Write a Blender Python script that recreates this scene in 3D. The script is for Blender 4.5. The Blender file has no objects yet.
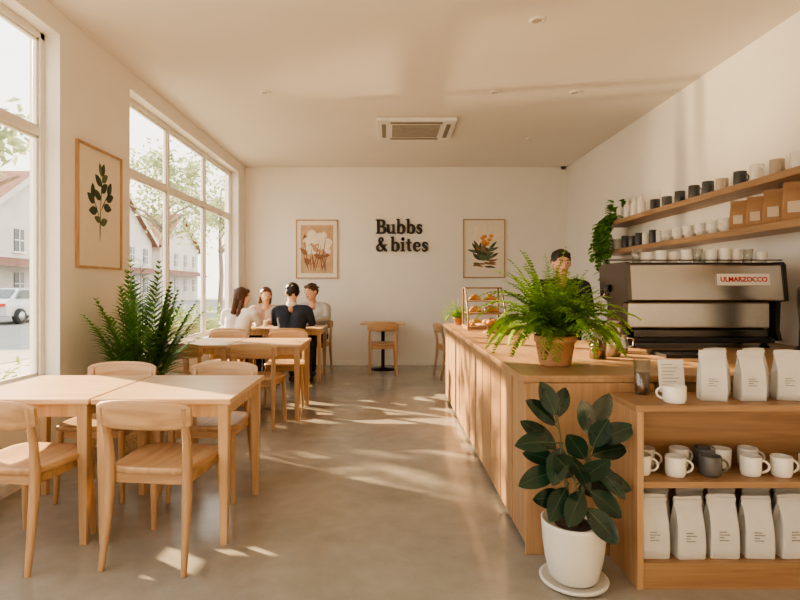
import bpy, bmesh, math, random
from mathutils import Vector, Matrix, Euler
random.seed(7)
sc=bpy.context.scene
COL=sc.collection
R=random.random
def U(a,b): return a+(b-a)*random.random()
def link(o):
    COL.objects.link(o); return o
# ---------------------------------------------------------------- materials
def nt(name):
    m=bpy.data.materials.new(name); m.use_nodes=True
    return m,m.node_tree,m.node_tree.nodes['Principled BSDF']
def mat(name,col,rough=.5,metal=0,var=.08,scale=12,bump=0,spec=None,coat=0):
    m,t,b=nt(name); N=t.nodes; L=t.links
    tc=N.new('ShaderNodeTexCoord'); nz=N.new('ShaderNodeTexNoise'); nz.inputs['Scale'].default_value=scale; nz.inputs['Detail'].default_value=4
    L.new(tc.outputs['Object'],nz.inputs['Vector'])
    cr=N.new('ShaderNodeValToRGB')
    cr.color_ramp.elements[0].position=.3; cr.color_ramp.elements[1].position=.7
    cr.color_ramp.elements[0].color=[c*(1-var) for c in col]+[1]
    cr.color_ramp.elements[1].color=[min(1,c*(1+var)) for c in col]+[1]
    L.new(nz.outputs['Fac'],cr.inputs['Fac']); L.new(cr.outputs['Color'],b.inputs['Base Color'])
    b.inputs['Roughness'].default_value=rough; b.inputs['Metallic'].default_value=metal
    if spec is not None: b.inputs['Specular IOR Level'].default_value=spec
    if coat: b.inputs['Coat Weight'].default_value=coat
    if bump:
        bp=N.new('ShaderNodeBump'); bp.inputs['Strength'].default_value=bump; bp.inputs['Distance'].default_value=.02
        L.new(nz.outputs['Fac'],bp.inputs['Height']); L.new(bp.outputs['Normal'],b.inputs['Normal'])
    return m
def wood(name,c1,c2,axis=2,rough=.42,s=1.0):
    m,t,b=nt(name); N=t.nodes; L=t.links
    tc=N.new('ShaderNodeTexCoord'); oi=N.new('ShaderNodeObjectInfo'); mp=N.new('ShaderNodeMapping')
    sca=[26*s,26*s,26*s]; sca[axis]=1.6*s
    mp.inputs['Scale'].default_value=sca
    mul=N.new('ShaderNodeMath'); mul.operation='MULTIPLY'; mul.inputs[1].default_value=37
    L.new(oi.outputs['Random'],mul.inputs[0]); L.new(mul.outputs[0],mp.inputs['Location'])
    L.new(tc.outputs['Object'],mp.inputs['Vector'])
    nz=N.new('ShaderNodeTexNoise'); nz.inputs['Scale'].default_value=1; nz.inputs['Detail'].default_value=7; nz.inputs['Distortion'].default_value=.8
    L.new(mp.outputs['Vector'],nz.inputs['Vector'])
    cr=N.new('ShaderNodeValToRGB'); cr.color_ramp.elements[0].position=.30; cr.color_ramp.elements[1].position=.68
    cr.color_ramp.elements[0].color=list(c1)+[1]; cr.color_ramp.elements[1].color=list(c2)+[1]
    L.new(nz.outputs['Fac'],cr.inputs['Fac'])
    hs=N.new('ShaderNodeHueSaturation'); hs.inputs['Saturation'].default_value=.90
    mr=N.new('ShaderNodeMapRange'); mr.inputs['To Min'].default_value=.88; mr.inputs['To Max'].default_value=1.1
    L.new(oi.outputs['Random'],mr.inputs['Value']); L.new(mr.outputs['Result'],hs.inputs['Value'])
    L.new(cr.outputs['Color'],hs.inputs['Color']); L.new(hs.outputs['Color'],b.inputs['Base Color'])
    b.inputs['Roughness'].default_value=rough
    bp=N.new('ShaderNodeBump'); bp.inputs['Strength'].default_value=.06; bp.inputs['Distance'].default_value=.01
    L.new(nz.outputs['Fac'],bp.inputs['Height']); L.new(bp.outputs['Normal'],b.inputs['Normal'])
    return m
OC1=(.38,.205,.088); OC2=(.55,.33,.155)
oakX=wood('oak_x',OC1,OC2,0); oakY=wood('oak_y',OC1,OC2,1); oakZ=wood('oak_z',OC1,OC2,2)
TC1=(.52,.325,.175); TC2=(.68,.455,.265)
topY=wood('light_oak_y',TC1,TC2,0,.34); tabZ=wood('light_oak_z',(.44,.255,.12),(.60,.38,.19),2,.4)
CC1=(.335,.18,.076); CC2=(.46,.265,.12)
cntZ=wood('counter_oak_z',CC1,CC2,2,.42); cntY=wood('counter_oak_y',CC1,CC2,1,.35); cntX=wood('counter_oak_x',(.26,.132,.054),(.38,.21,.092),0,.38)
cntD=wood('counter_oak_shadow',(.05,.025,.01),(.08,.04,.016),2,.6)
shelfY=wood('shelf_oak_y',(.28,.15,.07),(.41,.24,.115),1,.42)
wallM=mat('white_paint',(.84,.805,.75),.85,var=.015,scale=3,bump=.02)
ceilM=mat('ceiling_paint',(.82,.775,.71),.9,var=.012,scale=2)
frameM=mat('window_frame_paint',(.82,.79,.73),.45,var=.02)
white=mat('white_plastic',(.82,.80,.76),.4,var=.02)
ceramicW=mat('white_ceramic',(.76,.73,.68),.22,var=.02)
ceramicG=mat('grey_ceramic',(.10,.10,.10),.35,var=.1)
ceramicK=mat('charcoal_ceramic',(.055,.06,.065),.35,var=.15)
ceramicB=mat('beige_ceramic',(.45,.37,.29),.4,var=.1)
black=mat('black_plastic',(.02,.02,.021),.35,var=.1)
blackM=mat('black_metal',(.018,.017,.016),.4,.3,var=.1)
signK=mat('sign_black',(.022,.018,.016),.5,var=.1)
steel=mat('brushed_steel',(.64,.62,.59),.26,1,var=.05,scale=30)
steelU=mat('smoked_steel',(.52,.50,.475),.24,1,var=.06,scale=4)  # same steel, colour darkened to imitate the dim room reflected in it
steelD=mat('dark_steel',(.14,.13,.12),.25,1,var=.05)
bagW=mat('white_paper_bag',(.60,.585,.56),.55,var=.03,bump=.25,scale=16)
bagK=mat('kraft_paper',(.38,.22,.115),.75,var=.07,bump=.3,scale=14)
bagL=mat('pale_bag_label',(.62,.52,.40),.7)
ink=mat('grey_ink',(.18,.17,.155),.7)
terra=mat('terracotta',(.50,.27,.15),.75,var=.1)
soil=mat('soil',(.05,.03,.02),.95,var=.4,scale=60,bump=.6)
potW=mat('off_white_glazed_pot',(.70,.67,.615),.32,var=.03)
basket=mat('woven_basket',(.42,.26,.13),.8,var=.3,scale=50,bump=.8)
def leafmat(name,col,rough,var,scale,tr):
    m=mat(name,col,rough,var=var,scale=scale); t=m.node_tree; b=t.nodes['Principled BSDF']
    tl=t.nodes.new('ShaderNodeBsdfTranslucent'); mx=t.nodes.new('ShaderNodeMixShader'); mx.inputs[0].default_value=tr
    src=b.inputs['Base Color'].links[0].from_socket; hs=t.nodes.new('ShaderNodeHueSaturation'); hs.inputs['Value'].default_value=1.5; t.links.new(src,hs.inputs['Color']); t.links.new(hs.outputs[0],tl.inputs['Color'])
    out=[n for n in t.nodes if n.type=='OUTPUT_MATERIAL'][0]
    t.links.new(b.outputs[0],mx.inputs[1]); t.links.new(tl.outputs[0],mx.inputs[2]); t.links.new(mx.outputs[0],out.inputs[0]); return m
fernM=leafmat('fern_green',(.22,.38,.05),.5,.4,14,.35)
palmM=leafmat('palm_green',(.12,.24,.055),.42,.45,5,.35)
pothM=leafmat('vine_green',(.15,.32,.07),.45,.35,10,.3)
rubM=mat('rubber_leaf_green',(.010,.032,.018),.18,var=.45,scale=6,coat=.2)
rubV=mat('leaf_midrib',(.06,.10,.045),.4)
stemM=mat('plant_stem',(.16,.13,.06),.7,var=.2)
barkM=mat('bark',(.22,.17,.13),.9,var=.3,bump=.5)
treeM=leafmat('tree_leaves',(.28,.33,.18),.7,.3,2,.3)  # leaf colour paled and greyed to stand in for outdoor haze
paper=mat('art_paper',(.80,.73,.62),.8,var=.02)
artG=mat('art_dark_green',(.05,.08,.05),.8,var=.2); artG2=mat('art_sage',(.12,.15,.09),.8,var=.2)
artP=mat('art_pink',(.55,.32,.22),.8,var=.1); artO=mat('art_orange',(.72,.30,.08),.8,var=.1)
artC=mat('art_cream',(.84,.75,.62),.8); artB=mat('art_brown',(.28,.14,.08),.8,var=.2); artBlk=mat('art_black',(.06,.055,.05),.8)
artBg=mat('art_tan',(.58,.40,.25),.8,var=.15,scale=5)
skin1=mat('skin',(.66,.40,.28),.55,var=.03); hairK=mat('black_hair',(.015,.011,.009),.5,var=.3,scale=60,bump=.4)
hairB=mat('brown_hair',(.08,.035,.018),.5,var=.3,scale=60,bump=.4); hairL=mat('light_brown_hair',(.12,.055,.025),.5,var=.3,scale=60)
clNavy=mat('navy_cloth',(.022,.028,.045),.85,var=.1,bump=.2); clW=mat('white_cloth',(.72,.69,.65),.85,var=.04,bump=.2)
clP=mat('rose_cloth',(.50,.34,.28),.85,var=.06,bump=.2); clG=mat('grey_cloth',(.42,.40,.38),.85,var=.06,bump=.2)
clD=mat('dark_trousers',(.03,.032,.04),.85,var=.1); eyeW=mat('eye_white',(.8,.78,.75),.3); eyeK=mat('iris_dark',(.03,.02,.015),.2); lipM=mat('lips',(.40,.13,.11),.5)
shoeM=mat('shoe_leather',(.04,.03,.025),.5)
bread=mat('golden_pastry',(.60,.29,.09),.55,var=.3,scale=20,bump=.3)
coffee=mat('iced_coffee',(.18,.08,.035),.15,var=.2)
redM=mat('badge_red',(.45,.02,.025),.4)
asphalt=mat('asphalt',(.27,.26,.25),.9,var=.1,scale=2); pave=mat('pavement',(.42,.39,.35),.9,var=.08,scale=1)
stucco=mat('white_stucco',(.62,.585,.53),.9,var=.08,scale=1); tileR=mat('clay_roof',(.21,.10,.07),.85,var=.25,scale=3,bump=.3)
winD=mat('dark_window_glass',(.10,.11,.12),.15); carM=mat('silver_car_paint',(.60,.61,.62),.25,.4,var=.02); tyre=mat('tyre',(.03,.03,.03),.8)
tailM=mat('tail_lamp',(.5,.03,.02),.3)
hedgeM=leafmat('hedge_leaves',(.16,.24,.06),.6,.35,5,.3)
def glassmat(name,tint=(1,1,1),gl=.06,rough=.02):
    m=bpy.data.materials.new(name); m.use_nodes=True; t=m.node_tree; t.nodes.clear()
    o=t.nodes.new('ShaderNodeOutputMaterial'); mx=t.nodes.new('ShaderNodeMixShader'); a=t.nodes.new('ShaderNodeBsdfTransparent'); g=t.nodes.new('ShaderNodeBsdfGlossy')
    a.inputs['Color'].default_value=list(tint)+[1]; g.inputs['Roughness'].default_value=rough
    lw=t.nodes.new('ShaderNodeLayerWeight'); lw.inputs['Blend'].default_value=.25
    mr=t.nodes.new('ShaderNodeMapRange'); mr.inputs['To Min'].default_value=gl; mr.inputs['To Max'].default_value=min(1,gl*5)
    t.links.new(lw.outputs['Facing'],mr.inputs['Value']); t.links.new(mr.outputs['Result'],mx.inputs[0])
    t.links.new(a.outputs[0],mx.inputs[1]); t.links.new(g.outputs[0],mx.inputs[2]); t.links.new(mx.outputs[0],o.inputs[0])
    return m
winGlass=glassmat('window_glass',(.97,.98,.97),.025); cupGlass=glassmat('clear_glass',(.93,.94,.93),.10); caseGlass=glassmat('case_glass',(.98,.98,.98),.03)
def concrete():
    m,t,b=nt('polished_concrete'); N=t.nodes; L=t.links
    tc=N.new('ShaderNodeTexCoord')
    n1=N.new('ShaderNodeTexNoise'); n1.inputs['Scale'].default_value=1.2; n1.inputs['Detail'].default_value=9; n1.inputs['Roughness'].default_value=.6; n1.inputs['Distortion'].default_value=.4
    n2=N.new('ShaderNodeTexNoise'); n2.inputs['Scale'].default_value=9; n2.inputs['Detail'].default_value=8
    n3=N.new('ShaderNodeTexNoise'); n3.inputs['Scale'].default_value=90; n3.inputs['Detail'].default_value=4
    for n in (n1,n2,n3): L.new(tc.outputs['Object'],n.inputs['Vector'])
    a=N.new('ShaderNodeMath'); a.operation='MULTIPLY_ADD'; a.inputs[1].default_value=.35; L.new(n2.outputs['Fac'],a.inputs[0]); L.new(n1.outputs['Fac'],a.inputs[2])
    a2=N.new('ShaderNodeMath'); a2.operation='MULTIPLY_ADD'; a2.inputs[1].default_value=.22; L.new(n3.outputs['Fac'],a2.inputs[0]); L.new(a.outputs[0],a2.inputs[2])
    cr=N.new('ShaderNodeValToRGB'); e=cr.color_ramp.elements
    e[0].position=.52; e[0].color=(.235,.215,.185,1); e[1].position=1.0; e[1].color=(.385,.355,.31,1)
    L.new(a2.outputs[0],cr.inputs['Fac']); L.new(cr.outputs['Color'],b.inputs['Base Color'])
    mr=N.new('ShaderNodeMapRange'); mr.inputs['From Min'].default_value=.3; mr.inputs['From Max'].default_value=.7; mr.inputs['To Min'].default_value=.12; mr.inputs['To Max'].default_value=.25
    L.new(n1.outputs['Fac'],mr.inputs['Value']); L.new(mr.outputs['Result'],b.inputs['Roughness'])
    bp=N.new('ShaderNodeBump'); bp.inputs['Strength'].default_value=.012; bp.inputs['Distance'].default_value=.01
    L.new(n2.outputs['Fac'],bp.inputs['Height']); L.new(bp.outputs['Normal'],b.inputs['Normal'])
    return m
floorM=concrete()
# ---------------------------------------------------------------- mesh builder
class MB:
    def __init__(s): s.v=[];s.f=[];s.m=[];s.sm=[]
    def add(s,vs,fs,m=0,smooth=False,M=None):
        n=len(s.v)
        for p in vs:
            p=Vector(p); s.v.append(M@p if M else p)
        for f in fs: s.f.append([i+n for i in f]); s.m.append(m); s.sm.append(smooth)
        return s
    def box(s,x0,x1,y0,y1,z0,z1,m=0,M=None):
        vs=[(x0,y0,z0),(x1,y0,z0),(x1,y1,z0),(x0,y1,z0),(x0,y0,z1),(x1,y0,z1),(x1,y1,z1),(x0,y1,z1)]
        return s.add(vs,[(0,3,2,1),(4,5,6,7),(0,1,5,4),(1,2,6,5),(2,3,7,6),(3,0,4,7)],m,False,M)
    def loft(s,rings,m=0,smooth=True,cap=True,M=None,closed=True):
        n=len(rings[0]); vs=[p for r in rings for p in r]; fs=[]
        for i in range(len(rings)-1):
            for j in range(n if closed else n-1):
                k=(j+1)%n; fs.append((i*n+j,i*n+k,(i+1)*n+k,(i+1)*n+j))
        s.add(vs,fs,m,smooth,M)
        if cap:
            s.add(rings[0],[tuple(reversed(range(n)))],m,False,M); s.add(rings[-1],[tuple(range(n))],m,False,M)
        return s
    def lathe(s,prof,seg=24,m=0,c=(0,0,0),M=None,cap=False):
        rings=[[(c[0]+r*math.cos(2*math.pi*j/seg),c[1]+r*math.sin(2*math.pi*j/seg),c[2]+z) for j in range(seg)] for r,z in prof]
        return s.loft(rings,m,True,cap,M)
    def tube(s,pts,rads,seg=8,m=0,sx=1.0,cap=True,M=None):
        pts=[Vector(p) for p in pts]
        if not hasattr(rads,'__len__'): rads=[rads]*len(pts)
        t0=(pts[1]-pts[0]).normalized(); up=Vector((1,0,0)) if abs(t0.x)<.8 else Vector((0,1,0))
        a=(up-t0*up.dot(t0)).normalized(); rings=[]
        for i,p in enumerate(pts):
            t=(pts[min(i+1,len(pts)-1)]-pts[max(i-1,0)]).normalized()
            a=(a-t*a.dot(t)).normalized(); b=t.cross(a)
            rings.append([p+a*(math.cos(2*math.pi*j/seg)*rads[i]*sx)+b*(math.sin(2*math.pi*j/seg)*rads[i]) for j in range(seg)])
        return s.loft(rings,m,True,cap,M)
    def ell(s,c,r,m=0,seg=16,rg=10,M=None):
        rings=[]
        for i in range(rg+1):
            th=math.pi*(i+.0)/rg; th=min(max(th,.02),math.pi-.02)
            rings.append([(c[0]+r[0]*math.sin(th)*math.cos(2*math.pi*j/seg),c[1]+r[1]*math.sin(th)*math.sin(2*math.pi*j/seg),c[2]-r[2]*math.cos(th)) for j in range(seg)])
        return s.loft(rings,m,True,True,M)
    def cap(s,a,ra,b,rb,m=0,seg=14,M=None):
        a=Vector(a);b=Vector(b);ax=(b-a).normalized(); pts=[];rs=[]
        for k in (85,60,30): 
            pts.append(a-ax*ra*math.sin(math.radians(k))); rs.append(ra*math.cos(math.radians(k)))
        pts.append(a);rs.append(ra);pts.append(b);rs.append(rb)
        for k in (30,60,85):
            pts.append(b+ax*rb*math.sin(math.radians(k))); rs.append(rb*math.cos(math.radians(k)))
        return s.tube(pts,rs,seg,m,M=M)
    def poly(s,pts,z0,z1,m=0,M=None):
        n=len(pts); s.add([(x,y,z0) for x,y in pts]+[(x,y,z1) for x,y in pts],[tuple(reversed(range(n))),tuple(range(n,2*n))]+[(i,(i+1)%n,n+(i+1)%n,n+i) for i in range(n)],m,False,M)
        return s
    def leaf(s,o,d,up,L,W,droop=.3,m=0,n=5,fold=.15,mid=None,pw=.85,mw=.06,ex=1.0):
        o=Vector(o);d=Vector(d).normalized();up=Vector(up); side=d.cross(up)
        if side.length<1e-3: side=Vector((1,0,0))
        side.normalize(); up=side.cross(d).normalized(); vs=[];fs=[]
        p=o.copy(); dd=d.copy()
        for i in range(n+1):
            t=i/n; w=W*.5*(max(0,math.sin(math.pi*min(max(t,.0)**pw,1)))**ex)+.0008
            vs+= [p+side*w+up*(w*fold),p,p-side*w+up*(w*fold)]
            dd=(dd-Vector((0,0,1))*(droop/n)).normalized(); uu=side.cross(dd).normalized(); up=uu; p=p+dd*(L/n)
        for i in range(n):
            a=i*3; fs+=[(a,a+1,a+4,a+3),(a+1,a+2,a+5,a+4)]
        s.add(vs,fs,m,True)
        if mid is not None:
            vv=[];ff=[]
            for i in range(n+1):
                c=vs[i*3+1]; sd=(vs[i*3]-vs[i*3+2]).normalized(); e=sd*(W*mw*(1-.7*i/n)*.5)
                nx=vs[min(i,n-1)*3+4]-vs[min(i,n-1)*3+1]; nn=sd.cross(nx).normalized()
                if nn.dot(up)<0: nn=-nn
                q=c+nn*.0018; vv+=[q+e,q-e]
            for i in range(n): ff.append((i*2,i*2+1,i*2+3,i*2+2))
            s.add(vv,ff,mid,True)
        return s
    def obj(s,name,mats,parent=None,loc=(0,0,0),rot=0,bevel=0,seg=2,label=None,cat=None,group=None,kind=None):
        me=bpy.data.meshes.new(name); me.from_pydata([tuple(v) for v in s.v],[],s.f)
        if not isinstance(mats,(list,tuple)): mats=[mats]
        for q in mats: me.materials.append(q)
        for i,p in enumerate(me.polygons): p.material_index=s.m[i]; p.use_smooth=s.sm[i]
        me.update()
        o=link(bpy.data.objects.new(name,me)); o.location=loc; o.rotation_euler=(0,0,rot)
        if parent: o.parent=parent
        if bevel:
            b=o.modifiers.new('Bevel','BEVEL'); b.width=bevel; b.segments=seg; b.limit_method='ANGLE'; b.angle_limit=math.radians(50)
        setp(o,label,cat,group,kind)
        return o
def setp(o,label=None,cat=None,group=None,kind=None):
    if label: o['label']=label
    if cat: o['category']=cat
    if group: o['group']=group
    if kind: o['kind']=kind
def root(name,loc,label,cat,rot=0,group=None,kind=None):
    e=link(bpy.data.objects.new(name,None)); e.empty_display_size=.1; e.location=loc; e.rotation_euler=(0,0,rot); setp(e,label,cat,group,kind); return e
def copytree(o,parent):
    n=o.copy(); link(n); n.parent=parent
    for c in list(o.children): copytree(c,n)
    return n
def dup(o,loc,rot=None,label=None,group=None,scale=None):
    n=copytree(o,None); n.location=loc
    if rot is not None: n.rotation_euler=(0,0,rot)
    if scale: n.scale=scale if hasattr(scale,'__len__') else (scale,)*3
    if label: n['label']=label
    if group: n['group']=group
    return n
# ---------------------------------------------------------------- room
XL,XR,YB,ZC=-2.38,2.98,9.17,3.30
Y0=-1.6; WT=.22
W1=(-1.4,3.99); W2=(5.07,8.75); SZ,TZ=.62,3.13
MB().box(XL-WT,XR+.2,Y0-.2,YB+.2,-.2,0).obj('floor',floorM,kind='structure')
MB().box(XL-WT,XR+.2,Y0-.2,YB+.2,ZC,ZC+.2).obj('ceiling',ceilM,kind='structure')
MB().box(XL-WT,XR+.2,YB,YB+.2,0,ZC).obj('wall_back',wallM,kind='structure')
MB().box(XR,XR+.2,Y0,YB,0,ZC).obj('wall_right',wallM,kind='structure')
b=MB()
b.box(XL-WT,XL,Y0,YB,0,SZ); b.box(XL-WT,XL,Y0,YB,TZ,ZC); b.box(XL-WT,XL,Y0,W1[0],SZ,TZ); b.box(XL-WT,XL,W1[1],W2[0],SZ,TZ); b.box(XL-WT,XL,W2[1],YB,SZ,TZ)
b.obj('wall_left',wallM,kind='structure')
b=MB(); FX=-.8  # unseen wall put in to cut the light from behind the camera
b.box(XL-WT,XR+.2,Y0-.2,Y0,0,.5); b.box(XL-WT,XR+.2,Y0-.2,Y0,2.9,ZC); b.box(XL-WT,XL+.3,Y0-.2,Y0,.5,2.9); b.box(FX,XR+.2,Y0-.2,Y0,.5,2.9)
b.obj('wall_front',wallM,kind='structure')
f=MB()
for x in (XL+.3,FX-.05): f.box(x,x+.05,Y0-.14,Y0-.08,.5,2.9)
f.box(XL+.3,FX,Y0-.14,Y0-.08,.5,.55); f.box(XL+.3,FX,Y0-.14,Y0-.08,2.85,2.9)
f.obj('window_3',frameM,kind='structure')  # added opening, kept narrow to limit the light from behind
MB().box(XL,XR,YB-.012,YB,0,.07).obj('baseboard_back',white,kind='structure')
MB().box(XL,XL+.012,Y0,YB-.012,0,.07).obj('baseboard_left',white,kind='structure')
def window(name,ya,yb,mull):
    xo,xi=XL-.17,XL-.11
    f=MB(); w=.05
    f.box(xo,xi,ya,ya+w,SZ,TZ); f.box(xo,xi,yb-w,yb,SZ,TZ); f.box(xo,xi,ya,yb,SZ,SZ+w); f.box(xo,xi,ya,yb,TZ-w,TZ)
    f.box(xo+.003,xi-.003,ya,yb,2.38,2.44)
    for y in mull: f.box(xo+.002,xi-.002,y-.03,y+.03,SZ,TZ)
    ys=[ya+w]+[y for y in mull]+[yb-w]
    for i in range(len(ys)-1):
        a=ys[i]+(.03 if i else 0); c=ys[i+1]-(.03 if i<len(ys)-2 else 0)
        for z0,z1 in ((SZ+w,2.38),(2.44,TZ-w)):
            t=.02; X0,X1=xo+.015,xi-.015
            f.box(X0,X1,a,a+t,z0,z1); f.box(X0,X1,c-t,c,z0,z1); f.box(X0,X1,a,c,z0,z0+t); f.box(X0,X1,a,c,z1-t,z1)
    o=f.obj(name,frameM,bevel=.003,seg=1,kind='structure')
    MB().box(xo+.026,xo+.03,ya+.02,yb-.02,SZ+.02,TZ-.02).obj('glass_pane',winGlass,parent=o)
    return o
window('window_1',W1[0],W1[1],[.3,2.15])
window('window_2',W2[0],W2[1],[6.25,7.5])
MB().box(XL-.11,XL+.02,W1[0],W1[1],SZ,SZ+.02).obj('trim_1',frameM,kind='structure')
MB().box(XL-.11,XL+.02,W2[0],W2[1],SZ,SZ+.02).obj('trim_2',frameM,kind='structure')
# ---------------------------------------------------------------- outside
MB().box(-60,20,-30,80,-.35,-.2).obj('ground',pave,kind='structure')
MB().box(-22,-7.5,-30,80,-.2,-.19).obj('ground_road',asphalt,kind='structure')
def house(loc,w,d,h,rh,label,rot=0):
    r=root('building',loc,label,'building',rot)
    MB().box(-w/2,w/2,-d/2,d/2,0,h).obj('facade',stucco,parent=r)
    g=MB(); o=.5
    P=[(-d/2-o,h-.3),(0,h+rh),(d/2+o,h-.3)]
    g.add([(-w/2-o,p[0],p[1]) for p in P]+[(w/2+o,p[0],p[1]) for p in P],[(0,1,4,3),(1,2,5,4)],0)
    g.add([(-w/2-o,p[0],p[1]-.25) for p in P]+[(w/2+o,p[0],p[1]-.25) for p in P],[(3,4,1,0),(4,5,2,1)],0)
    g.obj('roof',tileR,parent=r)
    g=MB(); 
    g.add([(w/2,-d/2,h),(w/2,d/2,h),(w/2,0,h+rh-.2)],[(0,1,2)],0)
    x=w/2+o
    for a,c in ((P[0],P[1]),(P[2],P[1])):
        g.add([(x,a[0],a[1]-.35),(x,a[0],a[1]+.08),(x,c[0],c[1]+.08),(x,c[0],c[1]-.35)],[(0,1,2,3)],0)
    g.obj('gable_trim',stucco,parent=r)
    nf=int(h//3)+1
    wn=int(d//2.2)
    for k in range(nf):
        for i in range(wn):
            y=-d/2+(i+.5)*d/wn; z=1.0+k*2.7
            if z+1.4>h: continue
            q=MB(); q.box(w/2,w/2+.05,y-.45,y+.45,z,z+1.4,0); q.box(w/2+.05,w/2+.08,y-.03,y+.03,z,z+1.4,1); q.box(w/2+.05,w/2+.08,y-.45,y+.45,z+.68,z+.74,1); q.box(w/2+.02,w/2+.12,y-.55,y+.55,z-.1,z,1)
            q.obj('window',[winD,frameM],parent=r)
    q=MB(); q.add([(w/2,-d/2,3.3),(w/2,d/2,3.3),(w/2+1.5,d/2,2.7),(w/2+1.5,-d/2,2.7)],[(0,1,2,3)],0); q.obj('awning',tileR,parent=r)
house((-27,24,-.2),8,9,5.4,3.2,'white two storey shophouse with red tiled gable roof')
house((-27,35.5,-.2),8,10,5.6,3.4,'white shophouse with tiled gable roof and awning')
house((-27,48,-.2),8,11,6,3.6,'pale stucco shophouse with brown tiled roof')
house((-27,61,-.2),8,11,6,3.6,'long pale shophouse with clay roof down the street')
def car(loc,rot,label):
    r=root('car',loc,label,'car',rot)
    P=[(-2.1,.35),(-2.15,.75),(-2.0,.98),(-1.75,1.05),(-1.2,1.42),(.1,1.46),(.5,1.4),(1.15,1.0),(1.9,.88),(2.15,.7),(2.18,.35)]
    rings=[]
    for y,ins in ((-.82,.06),(-.86,0),(-.6,0),(.6,0),(.86,0),(.82,.06)):
        rings.append([(x*(1-ins*.2),y*(1-.16*max(0,(z-.95)/.5)),z-ins*.3) for x,z in P])
    MB().loft(rings,0,False).obj('body',carM,parent=r,bevel=.03)
    g=MB()
    for sg in (-1,1):
        g.add([(-1.55,sg*.865,1.02),(.95,sg*.865,1.02),(.4,sg*.77,1.36),(-1.15,sg*.77,1.37)],[(0,1,2,3) if sg<0 else (3,2,1,0)],0)
    g.add([(-1.80,-.7,1.06),(-1.80,.7,1.06),(-1.29,.62,1.4),(-1.29,-.62,1.4)],[(0,1,2,3)],0)
    g.add([(1.14,-.7,1.05),(1.14,.7,1.05),(.58,.62,1.4),(.58,-.62,1.4)],[(3,2,1,0)],0)
    g.obj('glazing',winD,parent=r)
    for x in (-1.35,1.35):
        for y in (-.82,.82):
            M=Matrix.Translation((x,y,.32))@Matrix.Rotation(math.pi/2,4,'X')
            w=MB(); w.lathe([(.001,-.1),(.3,-.1),(.32,-.08),(.32,.08),(.3,.1),(.001,.1)],24,0,M=M); w.lathe([(.001,.11),(.19,.108),(.001,.108)],16,1,M=M); w.lathe([(.001,-.11),(.19,-.108)],16,1,M=M)
            w.obj('wheel',[tyre,carM],parent=r)
    t=MB(); t.box(-2.17,-2.08,-.8,-.5,.72,.85); t.box(-2.17,-2.08,.5,.8,.72,.85); t.obj('tail_lamp',tailM,parent=r)
car((-15.6,23.4,-.19),math.radians(90),'silver hatchback parked across the street')
car((-16.5,31,-.19),math.radians(90),'grey hatchback parked further along the street')
def tree(loc,h,cr,n,label,ls=.22,seed=1):
    rr=random.Random(seed)
    r=root('tree',loc,label,'tree')
    t=MB(); t.tube([(0,0,0),(.1,.05,h*.3),(0,.1,h*.6),(.1,0,h)],[.16,.13,.1,.04],10)
    for i in range(7):
        a=rr.uniform(0,6.28); z=h*rr.uniform(.45,.7); e=cr*rr.uniform(.5,.8)
        t.tube([(0,0,z),(math.cos(a)*e*.5,math.sin(a)*e*.5,z+e*.45),(math.cos(a)*e,math.sin(a)*e,z+e*.7)],[.07,.045,.02],6)
    t.obj('trunk',barkM,parent=r)
    f=MB()
    cl=[(rr.gauss(0,cr*.45),rr.gauss(0,cr*.45),h*.85+rr.gauss(0,cr*.35)) for _ in range(22)]
    for i in range(n):
        c=rr.choice(cl); p=Vector((c[0]+rr.gauss(0,cr*.17),c[1]+rr.gauss(0,cr*.17),c[2]+rr.gauss(0,cr*.15)))
        d=Vector((rr.gauss(0,1),rr.gauss(0,1),rr.gauss(-.2,.6))); f.leaf(p,d,(rr.gauss(0,1),rr.gauss(0,1),1),ls,ls*.5,.3,0,2)
    f.obj('foliage',treeM,parent=r)
tree((-8.8,21.5,-.2),6.0,1.9,1900,'leafy street tree beside the road',.22,3)
tree((-9.5,31,-.2),7,2.4,2200,'leafy street tree near the shophouses',.26,4)
tree((-6.4,8.0,-.2),4.4,1.2,420,'slim pavement tree outside the shop window',.24,5)  # this tree and the next are placed to break the sun into streaks
tree((-6.3,3.6,-.2),4.3,1.2,260,'slim pavement tree outside the shop window',.24,8)
def hedge(y0,y1,z1,label,seed):
    rr=random.Random(seed); r=root('hedge',(-3.15,(y0+y1)/2,-.2),label,'hedge'); r['kind']='stuff'
    f=MB(); L=(y1-y0)
    for i in range(int(L*750)):
        p=(rr.uniform(-.28,.28),rr.uniform(-L/2,L/2),rr.uniform(.02,z1+.2)+rr.gauss(0,.04)); 
        f.leaf(p,(rr.gauss(0,1),rr.gauss(0,1),rr.gauss(.5,.5)),(rr.gauss(0,1),0,1),.09,.035,.3,0,2)
    f.obj('foliage',hedgeM,parent=r)
    MB().box(-.2,.2,-L/2,L/2,0,z1).obj('hedge_core',treeM,parent=r)
hedge(2.2,4.6,.66,'clipped green hedge planted outside the window',11)
hedge(5.2,9.6,.95,'green shrub border planted outside the window',12)
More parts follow.
